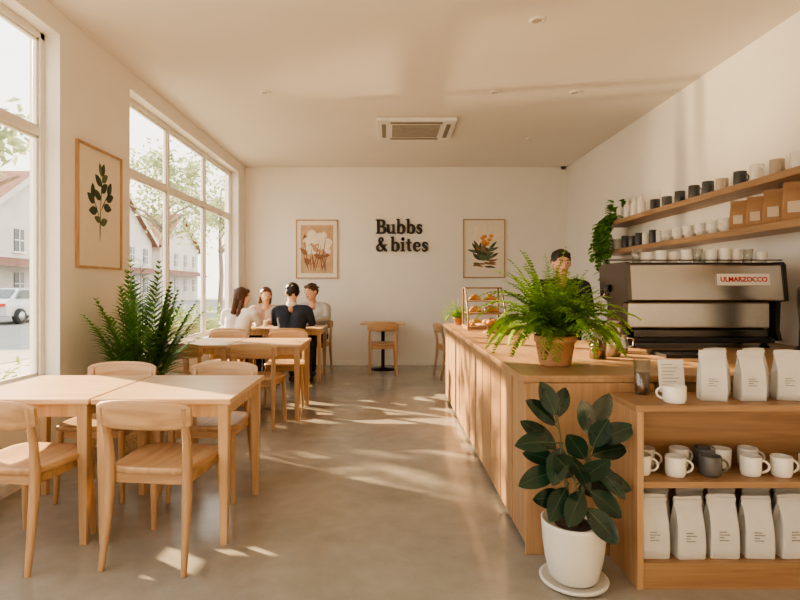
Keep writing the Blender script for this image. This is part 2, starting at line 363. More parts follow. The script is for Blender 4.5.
# ---------------------------------------------------------------- furniture
def make_chair(loc,rot,label,group):
    r=root('dining_chair',loc,label,'chair',rot,group)
    def ring(z,s,dish=0):
        out=[]
        for j in range(28):
            a=2*math.pi*j/28; c,sn=math.cos(a),math.sin(a); e=.38
            x=abs(c)**e*(1 if c>=0 else -1); y=abs(sn)**e*(1 if sn>=0 else -1)
            w=.215+.018*y
            out.append((x*w*s,y*.21*s,z))
        return out
    sm=MB(); sm.loft([ring(.432,.95),ring(.438,.99),ring(.458,1),ring(.465,.985),ring(.464,.9),ring(.457,.6),ring(.454,.25)])
    sm.obj('seat',oakY,parent=r)
    a=MB(); a.box(-.17,.17,.155,.175,.385,.434); a.box(-.17,.17,-.185,-.165,.385,.434); a.box(-.185,-.167,-.17,.165,.385,.434); a.box(.167,.185,-.17,.165,.385,.434)
    a.obj('apron',oakX,parent=r,bevel=.003)
    for sx in (-1,1):
        l=MB(); l.tube([(sx*.2,.195,0),(sx*.192,.185,.2),(sx*.183,.17,.433)],[.0135,.018,.022],12); l.obj('leg',oakZ,parent=r)
        l=MB(); l.tube([(sx*.2,-.25,0),(sx*.195,-.225,.15),(sx*.19,-.2,.33),(sx*.19,-.193,.46),(sx*.193,-.205,.58),(sx*.197,-.235,.7),(sx*.198,-.248,.755)],[.0135,.018,.023,.024,.02,.016,.013],12); l.obj('leg',oakZ,parent=r)
    rings=[]; n=22
    for i in range(n+1):
        t=-1+2*i/n; x=t*.228; yc=-.262-.035*(1-t*t)+.03
        hh=.070*(1-.28*abs(t)**3.5); zc=.722-.006*t*t; th=.0105
        if abs(t)>.97: hh*=.85
        rr=[]
        for j in range(12):
            aa=2*math.pi*j/12; cy=math.copysign(abs(math.cos(aa))**.7,math.cos(aa)); cz=math.copysign(abs(math.sin(aa))**.45,math.sin(aa))
            lean=-.12*(cz*hh)
            rr.append((x,yc+th*cy+lean,zc+hh*cz))
        rings.append(rr)
    MB().loft(rings).obj('backrest',oakX,parent=r)
    return r
chairLab='light oak dining chair with curved backrest at a cafe table'
ch=make_chair((-1.085,2.74,0),math.radians(-7),'light oak chair with curved backrest, pulled up to the near table','cafe dining chairs')
PI=math.pi
def C(x,y,r,l=chairLab): return dup(ch,(x,y,0),math.radians(r),l)
C(-1.78,2.74,-8,'light oak chair with curved backrest beside the window')
C(-1.12,3.50,178,'light oak chair tucked in on the far side of the table')
C(-1.80,3.50,181,'light oak chair tucked in beside the potted palm')
C(-1.22,5.22,-4); C(-1.92,5.22,2); C(-1.14,6.15,184); C(-1.86,6.15,178)
C(-1.25,7.1,0,'light oak chair under the man in the navy jacket'); C(-1.97,7.1,-8,'light oak chair under a seated woman')
C(-1.12,8.45,172,'light oak chair under a seated diner'); C(-1.90,8.45,182,'light oak chair under a seated diner')
C(-.08,8.28,2,'light oak chair facing the small pedestal table by the wall')
C(.95,7.95,-80,'light oak chair standing beyond the end of the counter')
def make_table(loc,w,d,label,group):
    r=root('dining_table',loc,label,'table',0,group)
    MB().box(-w/2,w/2,-d/2,d/2,.712,.74).obj('table_top',topY,parent=r,bevel=.006)
    a=MB(); i=.03
    a.box(-w/2+.06,w/2-.06,-d/2+i,-d/2+i+.02,.645,.712); a.box(-w/2+.06,w/2-.06,d/2-i-.02,d/2-i,.645,.712)
    a.box(-w/2+i,-w/2+i+.02,-d/2+.06,d/2-.06,.645,.712); a.box(w/2-i-.02,w/2-i,-d/2+.06,d/2-.06,.645,.712)
    a.obj('apron',tabZ,parent=r,bevel=.002)
    for sx in (-1,1):
        for sy in (-1,1):
            cx,cy=sx*(w/2-.045),sy*(d/2-.045)
            rg=[]
            for z,h in ((0,.018),(.64,.0265),(.7115,.0265)):
                q=[(cx-h,cy-h,z),(cx+h,cy-h,z),(cx+h,cy+h,z),(cx-h,cy+h,z)]; rg.append(q)
            MB().loft(rg,0,False).obj('leg',tabZ,parent=r,bevel=.004)
    return r
tb=make_table((-1.135,3.12,0),.70,.75,'square light oak cafe table, empty top','square cafe tables')
for x,y in ((-1.845,3.12),(-1.19,5.68),(-1.90,5.68),(-1.24,7.8),(-1.95,7.8)): dup(tb,(x,y,0))
r=root('pedestal_table',(-.08,8.72,0),'small square oak table on black pedestal base','table')
MB().box(-.35,.35,-.3,.3,.715,.74).obj('table_top',topY,parent=r,bevel=.006)
p=MB(); p.lathe([(.001,0),(.22,0),(.22,.012),(.04,.025),(.028,.04),(.028,.7),(.1,.705),(.1,.714),(.001,.714)],28); p.obj('pedestal_base',blackM,parent=r)
# ---------------------------------------------------------------- pictures
def frame(name,loc,rot,label,artfn,w=.70,h=.98,bg=None):
    r=root(name,loc,label,'framed print',rot)
    f=MB(); t=.018
    f.box(-w/2,w/2,-.025,0,-h/2,-h/2+t); f.box(-w/2,w/2,-.025,0,h/2-t,h/2); f.box(-w/2,-w/2+t,-.025,0,-h/2+t,h/2-t); f.box(w/2-t,w/2,-.025,0,-h/2+t,h/2-t)
    f.obj('frame',oakZ,parent=r,bevel=.002)
    MB().box(-w/2+t,w/2-t,-.010,-.002,-h/2+t,h/2-t).obj('mount_paper',paper,parent=r)
    a=MB(); artfn(a); a.obj('artwork',[artG,artG2,artP,artO,artC,artB,artBlk,artBg],parent=r)
    return r
_lv=[0]
def flatleaf(a,x,z,ang,L,W,m,n=8,pw=.85):
    _lv[0]+=1; y=-.0115-.00004*(_lv[0]%60)
    pts=[]
    for i in range(n+1):
        t=i/n; w=W*.5*math.sin(math.pi*t**pw)**.8 if 0<t<1 else 0; pts.append((t*L,w))
    for i in range(n-1,0,-1):
        t=i/n; w=W*.5*math.sin(math.pi*t**pw)**.8; pts.append((t*L,-w))
    c,s=math.cos(ang),math.sin(ang)
    a.add([(x+p*c-q*s,y,z+p*s+q*c) for p,q in pts],[tuple(range(len(pts)))],m)
def line(a,x0,z0,x1,z1,w,m):
    L=math.hypot(x1-x0,z1-z0); flatleaf(a,x0,z0,math.atan2(z1-z0,x1-x0),L,w,m,5)
def art1(a):
    line(a,-.01,-.28,.0,.05,.016,0); line(a,0,0,.03,.3,.014,0); line(a,0,-.10,-.11,.08,.012,0); line(a,0,-.02,.12,.14,.012,0)
    for x,z,an,L in ((0,-.12,20,.12),(0,-.10,165,.10),(-.05,-.02,185,.13),(-.09,.04,150,.13),(-.11,.07,95,.13),(.05,.03,-5,.13),(.09,.09,20,.13),(.12,.13,65,.13),(.005,.08,150,.13),(.01,.14,40,.13),(.015,.19,140,.13),(.02,.23,35,.12),(.03,.27,115,.12)):
        flatleaf(a,x,z,math.radians(an),L,L*.55,0 if int(L*100)%2 else 1,10,.8)
    flatleaf(a,.03,.28,math.radians(75),.11,.06,0)
def art2(a):
    a.box(-.27,.27,-.0112,-.0105,-.40,.40,7)
    rr=random.Random(4)
    for i in range(6):
        x,z=rr.uniform(-.12,.16),rr.uniform(.0,.28)
        for k in range(5): flatleaf(a,x,z,k*1.256+rr.random(),.14,.09,4 if rr.random()<.7 else 2)
    for i in range(12):
        x=rr.uniform(-.15,.15); line(a,x,-.38,x+rr.uniform(-.12,.12),rr.uniform(-.1,.25),.018,5)
    for i in range(14): flatleaf(a,rr.uniform(-.2,.1),rr.uniform(-.35,.12),rr.uniform(0,3),.17,.07,(2,5,5,7)[i%4])
def art3(a):
    a.box(-.25,.25,-.0112,-.0105,-.34,.38,4)
    rr=random.Random(9)
    for i in range(40):
        an=rr.uniform(.2,2.94); L=rr.uniform(.10,.25); flatleaf(a,rr.uniform(-.1,.1),-.2+rr.uniform(0,.17),an,L,.05,rr.choice([0,1,1,0,5]))
    for i in range(9):
        an=rr.uniform(.9,2.2); q=rr.uniform(.12,.3); x,z=q*math.cos(an)*.8,-.08+q
        for k in range(4): flatleaf(a,x,z,1.57+(k-1.5)*.4,.07,.03,3)
    for i in range(14): flatleaf(a,rr.uniform(-.2,.1),rr.uniform(-.3,-.2),rr.uniform(-.2,.2),.14,.03,rr.choice([5,1,6]))
frame('framed_print',(XL+.001,4.53,1.94),math.radians(90),'oak framed botanical print of a dark green leafy sprig',art1)
frame('framed_print',((317-388)/60,YB-.001,1.93),0,'oak framed print of pale blossoms on a tan ground',art2)
frame('framed_print',((484-388)/60,YB-.001,1.94),0,'oak framed botanical print with green leaves and orange flowers',art3)
# ---------------------------------------------------------------- wall sign
def crom(P,n=6):
    out=[]
    for i in range(len(P)-1):
        p0=P[max(i-1,0)];p1=P[i];p2=P[i+1];p3=P[min(i+2,len(P)-1)]
        for k in range(n):
            t=k/n; out.append(tuple(.5*((2*b)+(-a+c)*t+(2*a-5*b+4*c-d)*t*t+(-a+3*b-3*c+d)*t**3) for a,b,c,d in zip(p0,p1,p2,p3)))
    out.append(P[-1]); return out
def ribbon(mb,P,dep):
    Q=crom([tuple(float(q) for q in p) for p in P]); L=[];Rr=[]
    for i,(x,y,w) in enumerate(Q):
        a=Q[max(i-1,0)];c=Q[min(i+1,len(Q)-1)]; tx,ty=c[0]-a[0],c[1]-a[1]; l=math.hypot(tx,ty) or 1; nx,ny=-ty/l,tx/l
        L.append((x+nx*w/2,y+ny*w/2)); Rr.append((x-nx*w/2,y-ny*w/2))
    rings=[[(l[0],-dep,l[1]),(r_[0],-dep,r_[1]),(r_[0],0,r_[1]),(l[0],0,l[1])] for l,r_ in zip(L,Rr)]
    mb.loft(rings,0,False)
def rc(x0,x1,z0,z1): return ('r',x0,x1,z0,z1)
G={
'B':(.86,[rc(.08,.33,0,1),rc(-.02,.36,0,.09),rc(-.02,.36,.91,1),[(.28,.945,.11),(.48,.94,.12),(.64,.87,.19),(.69,.75,.23),(.64,.62,.19),(.5,.54,.11),(.28,.53,.10)],[(.28,.50,.1),(.53,.49,.12),(.71,.40,.21),(.76,.27,.26),(.70,.13,.2),(.52,.055,.12),(.28,.05,.11)]]),
'u':(.87,[rc(.06,.28,.2,.66),rc(-.02,.28,.575,.66),[(.17,.27,.22),(.2,.13,.2),(.32,.065,.14),(.46,.09,.1),(.56,.19,.07)],rc(.51,.73,0,.66),rc(.43,.73,.575,.66),rc(.52,.83,0,.085)]),
'b':(.83,[rc(.06,.28,.02,1.04),rc(-.02,.28,.955,1.04),[(.24,.5,.08),(.34,.60,.11),(.48,.61,.14),(.6,.5,.21),(.635,.33,.24),(.6,.16,.21),(.48,.055,.13),(.34,.05,.11),(.22,.1,.1)]]),
's':(.62,[[(.49,.47,.07),(.44,.575,.1),(.3,.62,.12),(.16,.56,.17),(.16,.45,.2),(.28,.35,.21),(.4,.27,.21),(.42,.15,.18),(.34,.06,.14),(.2,.045,.11),(.09,.1,.08),(.05,.21,.07)]]),
'i':(.46,[rc(.08,.30,0,.66),rc(-.02,.3,.575,.66),rc(0,.39,0,.085),('c',.19,.87,.125)]),
't':(.56,[rc(.1,.32,.2,.88),[(.21,.27,.22),(.24,.13,.19),(.34,.065,.13),(.47,.1,.08)],rc(-.02,.47,.57,.66)]),
'e':(.73,[rc(.14,.58,.305,.39),[(.57,.34,.12),(.56,.5,.16),(.44,.6,.13),(.3,.61,.13),(.17,.52,.19),(.13,.34,.22),(.17,.17,.2),(.3,.06,.15),(.43,.055,.11),(.55,.11,.08),(.61,.2,.06)]]),
'&':(1.02,[[(.95,.04,.1),(.78,.11,.19),(.5,.4,.23),(.31,.66,.2),(.28,.83,.15),(.38,.95,.1),(.52,.92,.13),(.56,.8,.14),(.46,.65,.1),(.24,.49,.12),(.11,.29,.2),(.16,.11,.19),(.34,.045,.13),(.54,.11,.1),(.7,.28,.09),(.76,.46,.08)],rc(.62,.93,.42,.50)]),
}
sg=root('wall_sign',(-.2,YB-.001,2.02),'raised black serif lettering spelling the cafe name','sign')
def word(txt,x,z,h,sx):
    for c in txt:
        if c==' ': x+=.2*h*sx; continue
        adv,sh=G[c]; m=MB()
        for k,s_ in enumerate(sh):
            dep=.03+.0006*k
            if isinstance(s_,list): ribbon(m,[(a*h*sx,b_*h,w*h*1.0) for a,b_,w in s_],dep)
            elif s_[0]=='r': m.box(s_[1]*h*sx,s_[2]*h*sx,-dep,0,s_[3]*h,s_[4]*h)
            else: m.add([(s_[1]*h*sx+s_[3]*h*math.cos(q*.4488),-dep,s_[2]*h+s_[3]*h*math.sin(q*.4488)) for q in range(14)],[tuple(range(14))]); m.loft([[(s_[1]*h*sx+s_[3]*h*math.cos(q*.4488),yy,s_[2]*h+s_[3]*h*math.sin(q*.4488)) for q in range(14)] for yy in (-dep,0)],0,False)
        m.obj('letter',signK,parent=sg,loc=(x,0,z)); x+=adv*h*sx
word('Bubbs',0,.165,.24,.82); word('& bites',0,-.13,.24,.83)
# ---------------------------------------------------------------- ceiling things
r=root('ceiling_air_conditioner',(.34,6.88,ZC),'white square cassette air conditioner set in the ceiling','air conditioner')
c=MB(); c.box(-.475,.475,-.43,.43,-.05,0); c.obj('casing',white,parent=r,bevel=.015)
c=MB()
for i in range(9): c.box(-.29,.29,-.26+i*.06,-.235+i*.06,-.062,-.05)
c.obj('intake_grille',mat('grille_grey',(.35,.32,.28),.6),parent=r)
lvM=mat('louver',(.25,.22,.19),.6)
for sx,sy,w,d in ((0,-1,.62,.05),(0,1,.62,.05),(-1,0,.05,.56),(1,0,.05,.56)):
    MB().box(sx*.39-w/2,sx*.39+w/2,sy*.345-d/2,sy*.345+d/2,-.058,-.05).obj('air_louver',lvM,parent=r)
dl=root('downlight',(-1.26,5.64,ZC),'small round recessed ceiling downlight, switched off','ceiling light',group='recessed ceiling downlights')
MB().lathe([(.001,-.004),(.035,-.004),(.04,-.012),(.055,-.01),(.06,0)],24).obj('trim_ring',white,parent=dl)
MB().lathe([(.001,-.006),(.034,-.006)],20).obj('lens',mat('lamp_lens',(.5,.45,.38),.3),parent=dl)
for x,y in ((1.1,5.64),(1.92,5.64),(1.12,4.12),(-1.26,3.0),(1.92,7.4)): dup(dl,(x,y,ZC))
r=root('security_camera',(2.9,YB-.08,ZC-.0),'tiny black dome security camera under the ceiling','security camera')
MB().lathe([(.001,-.06),(.03,-.05),(.045,-.025),(.045,0)],16).obj('dome',black,parent=r)
MB().lathe([(.05,-.012),(.055,0)],16).obj('mounting_ring',white,parent=r)
# ---------------------------------------------------------------- counter
CX,CYN,CYF,CZ=.65,2.67,6.5,.87
wt=MB(); wt.poly([(CX,CYN),(XR-.005,CYN),(XR-.005,4.42),(1.32,4.42),(1.32,CYF),(CX,CYF)],CZ-.035,CZ)
wt.obj('counter_worktop',cntY,label='long L-shaped oak counter worktop with square edges',cat='worktop',bevel=.004)
n=6; L=(CYF-.02-(CYN+.02))/n
base=None
for i in range(n):
    if base is None:
        base=root('counter_cabinet',(CX+.02,CYN+.02,0),'oak counter cabinet with vertical panel front','cabinet',group='oak counter cabinets')
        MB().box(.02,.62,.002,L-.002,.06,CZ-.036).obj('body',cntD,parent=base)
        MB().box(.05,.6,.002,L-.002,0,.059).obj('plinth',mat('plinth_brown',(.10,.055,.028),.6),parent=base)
        for k in range(2):
            y0=k*L/2+.011; y1=(k+1)*L/2-.011
            MB().box(.008,.0195,y0,y1,.03,CZ-.05).obj('front_panel',cntZ,parent=base,bevel=.002)
    else: dup(base,(CX+.02,CYN+.02+i*L,0))
r=root('counter_cabinet',(1.30,CYN+.02,0),'wide oak counter block with plank panelled end','cabinet')
MB().box(.0,1.66,.02,1.70,.0,CZ-.036).obj('body',cntZ,parent=r)
for k in range(4): MB().box(k*.41+.003,(k+1)*.41-.003,.0,.0195,.0,CZ-.04).obj('front_panel',cntZ,parent=r,bevel=.003)
r=root('counter_end_panel',(CX+.02,CYN+.002,0),'flat oak end panel closing the counter','panel')
MB().box(0,.625,0,.017,.0,CZ-.037).obj('panel_board',cntZ,parent=r,bevel=.002)
SX0,SX1,SY0,SY1,ST=1.07,2.30,2.36,2.655,.794
r=root('display_shelf_unit',(SX0,SY0,0),'low open oak shelf unit standing against the counter end','shelf unit')
w=SX1-SX0; d=SY1-SY0
MB().box(-.01,w+.01,-.01,d,ST-.028,ST).obj('top_board',cntX,parent=r,bevel=.003)
MB().box(0,.028,0,d,0,ST-.028).obj('side_panel',cntZ,parent=r,bevel=.002)
MB().box(w-.028,w,0,d,0,ST-.028).obj('side_panel',cntZ,parent=r,bevel=.002)
MB().box(.028,w-.028,.003,d-.01,.435,.463).obj('shelf_board',cntX,parent=r,bevel=.002)
MB().box(.028,w-.028,.003,d-.01,.085,.112).obj('shelf_board',cntX,parent=r,bevel=.002)
MB().box(.028,w-.028,.006,.024,0,.085).obj('plinth',cntX,parent=r)
MB().box(.028,w-.028,d-.01,d,0,ST-.028).obj('back_panel',cntX,parent=r)
# ---------------------------------------------------------------- mugs, bags
def mug(name,loc,m,h,rad,label,group,handle=True,rot=0):
    b=MB(); b.lathe([(.001,0),(rad*.82,0),(rad*.9,.004),(rad,.02),(rad,h-.002),(rad*.97,h),(rad*.9,h-.002),(rad*.9,.02),(rad*.8,.008),(.001,.008)],24)
    o=b.obj(name,m,loc=loc,rot=rot,label=label,cat='mug' if handle else 'cup',group=group)
    if handle:
        t=MB(); P=[]
        for k in range(9):
            a=-math.pi/2+math.pi*k/8; P.append((rad*.96+math.cos(a)*h*.33,0,h*.5+math.sin(a)*h*.3))
        t.tube(P,.0055,8); t.obj('handle',m,parent=o)
    return o
mw=mug('mug',(1.135,2.47,.463),ceramicW,.088,.043,'white ceramic mug on the middle shelf','mugs on the display shelf',rot=-.3)
mk=mug('mug',(1.435,2.45,.463),ceramicG,.088,.045,'grey speckled ceramic mug on the middle shelf','mugs on the display shelf',rot=-.2)
for x,y,ro in ((1.275,2.44,-.2),(1.615,2.45,-.4),(1.745,2.44,-.1),(1.88,2.45,-.3),(1.55,2.56,.5),(1.68,2.57,-.2),(1.36,2.57,.2),(1.2,2.57,-.6),(2.02,2.45,.2)): dup(mw,(x,y,.463),ro)
dup(mk,(1.48,2.57,.463),.4,'grey speckled ceramic mug at the back of the shelf')
mug('mug',(1.255,2.41,ST),ceramicW,.075,.048,'white ceramic mug standing on the shelf unit top',None,rot=2.6)
def srect(w,d,z,n=20,e=.3,dy=0):
    o=[]
    for j in range(n):
        a=2*math.pi*j/n; c,s=math.cos(a),math.sin(a)
        o.append((math.copysign(abs(c)**e,c)*w/2,math.copysign(abs(s)**e,s)*d/2+dy,z))
    return o
def bag(name,loc,m,w,d,h,label,group,lab=True,rot=0,seed=0,kraft=False):
    rr=random.Random(seed); g=MB(); rings=[]
    N=28; ph=rr.uniform(0,6)
    for z,ww,dd,gus in ((0,.95,.90,0),(.015,.99,.98,.02),(.15,1,1.02,.05),(.3,.995,1.0,.10),(.45,.99,.93,.18),(.58,.98,.78,.24),(.7,.97,.56,.26),(.8,.965,.30,.15),(.86,.965,.11,0),(.88,.965,.09,0),(1,.965,.065,0)):
        rg=[]
        for x,y,zz in srect(w*ww,d*dd,z*h,N,.17):
            q=1-abs(y)/(d*dd/2+1e-6)
            if abs(x)>w*.3: x-=math.copysign(w*gus*max(0,q)*.5,x)
            y+=math.copysign(.002*math.sin(x*90+ph+z*9)*min(1,z*3)*(1 if z<.85 else .3),y)
            rg.append((x+rr.gauss(0,.0005),y+rr.gauss(0,.0006),zz+(.002*math.sin(x*40+ph) if z==1 else 0)))
        rings.append(rg)
    g.loft(rings)
    o=g.obj(name,m,loc=loc,rot=rot,label=label,cat='coffee bag',group=group)
    t=MB(); t.box(-w*.49,w*.49,-d*.06-.003,d*.06+.003,h*.90,h*.955); t.obj('top_seal',m,parent=o,bevel=.0015)
    l=MB(); y=-d/2-.004
    if kraft:
        l.box(-w*.25,w*.25,y,y+.004,h*.22,h*.50); l.obj('printed_label',bagL,parent=o)
    elif lab:
        for k,(a,b_) in enumerate(((-.22,.02),(-.22,.13),(-.22,-.06),(-.22,.09))):
            z=h*(.44-.045*k); l.box(a*w,b_*w,y,y+.003,z,z+.0022)
        l.obj('printed_label',ink,parent=o)
    return o
bw=bag('coffee_bag',(1.17,2.44,.112),bagW,.128,.085,.27,'white stand-up coffee bag on the bottom shelf','white coffee bags on the bottom shelf',seed=1)
bw2=bag('coffee_bag',(1.325,2.435,.112),bagW,.126,.085,.262,'white stand-up coffee bag on the bottom shelf','white coffee bags on the bottom shelf',seed=2)
for i,x in enumerate((1.475,1.63,1.785,1.94,2.1)): dup((bw,bw2)[i%2],(x,2.44,.112),U(-.12,.12))
for i,x in enumerate((1.24,1.4,1.55,1.71,1.86,2.02)): dup((bw2,bw)[i%2],(x,2.56,.112),U(-.06,.06))
tg='white coffee bags on the shelf unit top'
b3=bag('coffee_bag',(1.455,2.47,ST),bagW,.112,.075,.222,'white stand-up coffee bag on the shelf unit top',tg,seed=3,rot=-.25)
dup(b3,(1.52,2.56,ST),.1); dup(b3,(1.625,2.47,ST),-.08); dup(b3,(1.70,2.56,ST),.12); dup(b3,(1.80,2.48,ST),-.2); dup(b3,(1.93,2.47,ST),.1)
r=root('menu_card',(1.335,2.58,ST),'small white printed card standing in a wooden block','card')
MB().box(-.05,.05,-.02,.02,0,.018).obj('card_holder',cntX,parent=r,bevel=.002)
MC=Matrix.Rotation(math.radians(-8),4,'X')
MB().box(-.06,.06,-.002,.002,.012,.165,M=MC).obj('card',ceramicW,parent=r)
l=MB()
for k in range(7): l.box(-.045,-.045+.05+.035*((k*37)%10)/10,-.0035,-.002,.14-.016*k,.1425-.016*k,M=MC)
l.obj('printed_text',ink,parent=r)
r=root('coffee_glass',(1.2,2.6,ST),'tall clear glass of iced coffee on the shelf unit','drinking glass')
MB().lathe([(.001,0),(.03,0),(.031,.005),(.038,.165),(.036,.165),(.029,.008),(.001,.008)],24).obj('glass_body',cupGlass,parent=r)
MB().lathe([(.001,.01),(.027,.01),(.033,.1),(.001,.1)],24).obj('coffee',coffee,parent=r)
# ---------------------------------------------------------------- espresso machine
er=root('espresso_machine',(2.215,3.86,CZ),'three group stainless steel espresso machine with black frame on the counter','coffee machine')
hw=.54
for sx in (-1,1):
    x0=sx*(hw-.012); x1=sx*(hw+.016); m=MB()
    P=[(.0,.05),(.03,.13),(.02,.32),(-.06,.335),(-.03,.585),(-.01,.605),(.42,.605),(.46,.57),(.44,.36),(.30,.32),(.30,.16),(.44,.12),(.44,.05)]
    a,b_=min(x0,x1),max(x0,x1)
    m.loft([[(a,y,z) for y,z in P],[(b_,y,z) for y,z in P]],0,False); m.obj('side_panel',black if sx>0 else steelD,parent=er,bevel=.005)
MB().box(-hw+.014,hw-.05,.025,.30,.13,.330).obj('lower_body',steel,parent=er,bevel=.02,seg=4)
m=MB(); pr=[(-.055,.338),(-.022,.588),(.44,.588),(.44,.333),(-.045,.333)]
m.loft([[(-hw+.014,y,z) for y,z in pr],[(hw-.014,y,z) for y,z in pr]],0,False); m.obj('upper_body',steelU,parent=er,bevel=.010,seg=3)
MB().box(-hw+.014,hw-.014,-.018,.43,.589,.60).obj('top_tray',black,parent=er,bevel=.003)
MB().box(-hw,hw-.04,-.01,.36,.035,.075).obj('base_frame',black,parent=er,bevel=.01)
MB().box(-hw+.05,hw-.09,.0,.30,.076,.128).obj('work_area_tray',steelD,parent=er,bevel=.004)
MB().box(-hw+.03,hw-.03,.362,.50,.055,.1).obj('drip_tray',steelD,parent=er,bevel=.005)
for x in (-.48,.46):
    for y in (.05,.34): MB().lathe([(.001,0),(.032,0),(.032,.01),(.02,.015),(.02,.04),(.001,.04)],16,c=(x,y,0)).obj('foot',black,parent=er)
m=MB(); 
m.tube([(-hw,-.01,.618),(hw,-.01,.618)],.004,8); m.tube([(-hw,.41,.64),(hw,.41,.64)],.006,8); m.tube([(-hw,-.01,.618),(-hw,.41,.64)],.005,8); m.tube([(hw,-.01,.618),(hw,.41,.64)],.005,8)
for x in (-hw,-.18,.18,hw): m.tube([(x,.41,.59),(x,.41,.64)],.005,6)
m.obj('cup_rail',steelD,parent=er)
for x in (-.33,0,.33):
    g=MB(); g.lathe([(.001,.2),(.035,.2),(.038,.24),(.045,.34)],20,c=(x,.39,0)); g.obj('group_head',steel,parent=er)
    h=MB(); h.tube([(x,.39,.2),(x,.46,.195),(x,.60,.17)],[.02,.013,.016],10); h.obj('portafilter_handle',black,parent=er)
h=MB(); h.tube([(-hw-.03,.3,.38),(-hw-.05,.34,.34),(-hw-.04,.36,.2)],[.007,.006,.005],8); h.obj('steam_wand',steel,parent=er)
h=MB(); h.ell((-hw-.03,.28,.42),(.02,.03,.03)); h.obj('steam_knob',black,parent=er)
BT=Matrix.Translation((0,-.0375,.48))@Matrix.Rotation(math.radians(-7.5),4,'X')
MB().box(.068,.432,-.012,-.003,-.041,.041,M=BT).obj('badge_plate',[ceramicW],parent=er,bevel=.002)
tx=bpy.data.curves.new('t','FONT'); tx.body='ULMARZOCCO'; tx.size=.050; tx.extrude=.001; tx.align_x='CENTER'; tx.align_y='CENTER'; tx.offset=.0012
to=link(bpy.data.objects.new('t',tx)); bpy.context.view_layer.update()
me=bpy.data.meshes.new_from_object(to.evaluated_get(bpy.context.evaluated_depsgraph_get())); bpy.data.objects.remove(to)
me.materials.clear(); me.materials.append(redM)
me.transform(BT@Matrix.Translation((.25,-.0135,0))@Matrix.Rotation(math.radians(90),4,'X')@Matrix.Diagonal((.94,.95,1,1)))
o=link(bpy.data.objects.new('badge_lettering',me)); o.parent=er
cg='cups on top of the espresso machine'
TZm=CZ+.601
cw=mug('cup',(1.85,3.94,TZm),ceramicW,.075,.038,'small white cup standing on the espresso machine',cg,False)
for i,(x,y) in enumerate(((1.94,3.91),(2.03,3.93),(2.12,3.91),(2.30,3.92),(2.39,3.91),(2.48,3.93),(2.66,3.92),(1.9,4.05),(2.1,4.07),(2.32,4.08),(2.5,4.1))): dup(cw,(x,y,TZm),R()*3,scale=(1,1,1+.4*R()))
gc=MB(); gc.lathe([(.001,0),(.028,0),(.036,.1),(.034,.1),(.026,.005),(.001,.005)],20)
g0=gc.obj('drinking_glass',cupGlass,loc=(2.0,4.02,TZm),label='clear drinking glass on top of the espresso machine',cat='glass',group='glasses on the espresso machine')
for x,y in ((2.21,3.93),(2.43,4.02),(2.57,3.93),(1.77,3.92)): dup(g0,(x,y,TZm))
r=root('coffee_grinder',(2.68,3.38,CZ),'tall black coffee grinder with hopper on the counter','coffee grinder')
MB().loft([srect(.2,.3,0,24,.35),srect(.2,.3,.03,24,.35),srect(.16,.2,.06,24,.4,.03),srect(.16,.2,.24,24,.4,.03),srect(.19,.26,.30,24,.4),srect(.19,.26,.42,24,.4),srect(.14,.2,.45,24,.5)]).obj('body',black,parent=r)
MB().lathe([(.05,.45),(.09,.50),(.095,.6),(.09,.602),(.085,.505),(.045,.452)],24).obj('hopper',glassmat('smoked_glass',(.35,.3,.27),.1),parent=r)
MB().lathe([(.001,.602),(.097,.602),(.097,.615),(.001,.618)],24).obj('hopper_lid',black,parent=r)
MB().tube([(0,-.1,.3),(0,-.16,.27),(0,-.17,.22)],[.02,.022,.016],12).obj('spout',steel,parent=r)
def jar(loc,h,rad,label,fill,fm):
    r=root('storage_jar',loc,label,'jar')
    MB().lathe([(.001,0),(rad,0),(rad,h*.85),(rad*.8,h*.92),(rad*.8,h),(rad*.76,h),(rad*.76,h*.92),(rad*.95,h*.84),(rad*.95,.006),(.001,.006)],24).obj('jar_body',cupGlass,parent=r)
    MB().lathe([(.001,.007),(rad*.93,.007),(rad*.93,h*fill),(.001,h*fill)],24).obj('contents',fm,parent=r)
    MB().lathe([(.001,h),(rad*.84,h),(rad*.84,h+.02),(.001,h+.022)],24).obj('lid',steel,parent=r)
jar((1.26,3.3,CZ),.17,.05,'clear glass jar of coffee beans with metal lid',.7,coffee)
jar((1.39,3.42,CZ),.2,.055,'clear glass jar with metal lid on the counter',.35,ceramicB)
r=root('milk_pitcher',(1.52,3.6,CZ),'stainless steel milk pitcher beside the espresso machine','pitcher')
MB().lathe([(.001,0),(.045,0),(.048,.01),(.048,.05),(.036,.09),(.04,.115),(.038,.115),(.034,.09),(.045,.05),(.044,.008),(.001,.008)],24).obj('body',steel,parent=r)
MB().tube([(.045,0,.035),(.085,0,.045),(.085,0,.09),(.038,0,.1)],.005,8).obj('handle',steel,parent=r)
r=root('serving_tray',(1.86,3.45,CZ),'black rectangular serving tray lying on the counter','tray')
MB().box(-.17,.17,-.12,.12,0,.008).obj('tray_base',black,parent=r)
m=MB(); m.box(-.18,.18,-.13,-.12,0,.022); m.box(-.18,.18,.12,.13,0,.022); m.box(-.18,-.17,-.12,.12,0,.022); m.box(.17,.18,-.12,.12,0,.022); m.obj('tray_rim',black,parent=r)
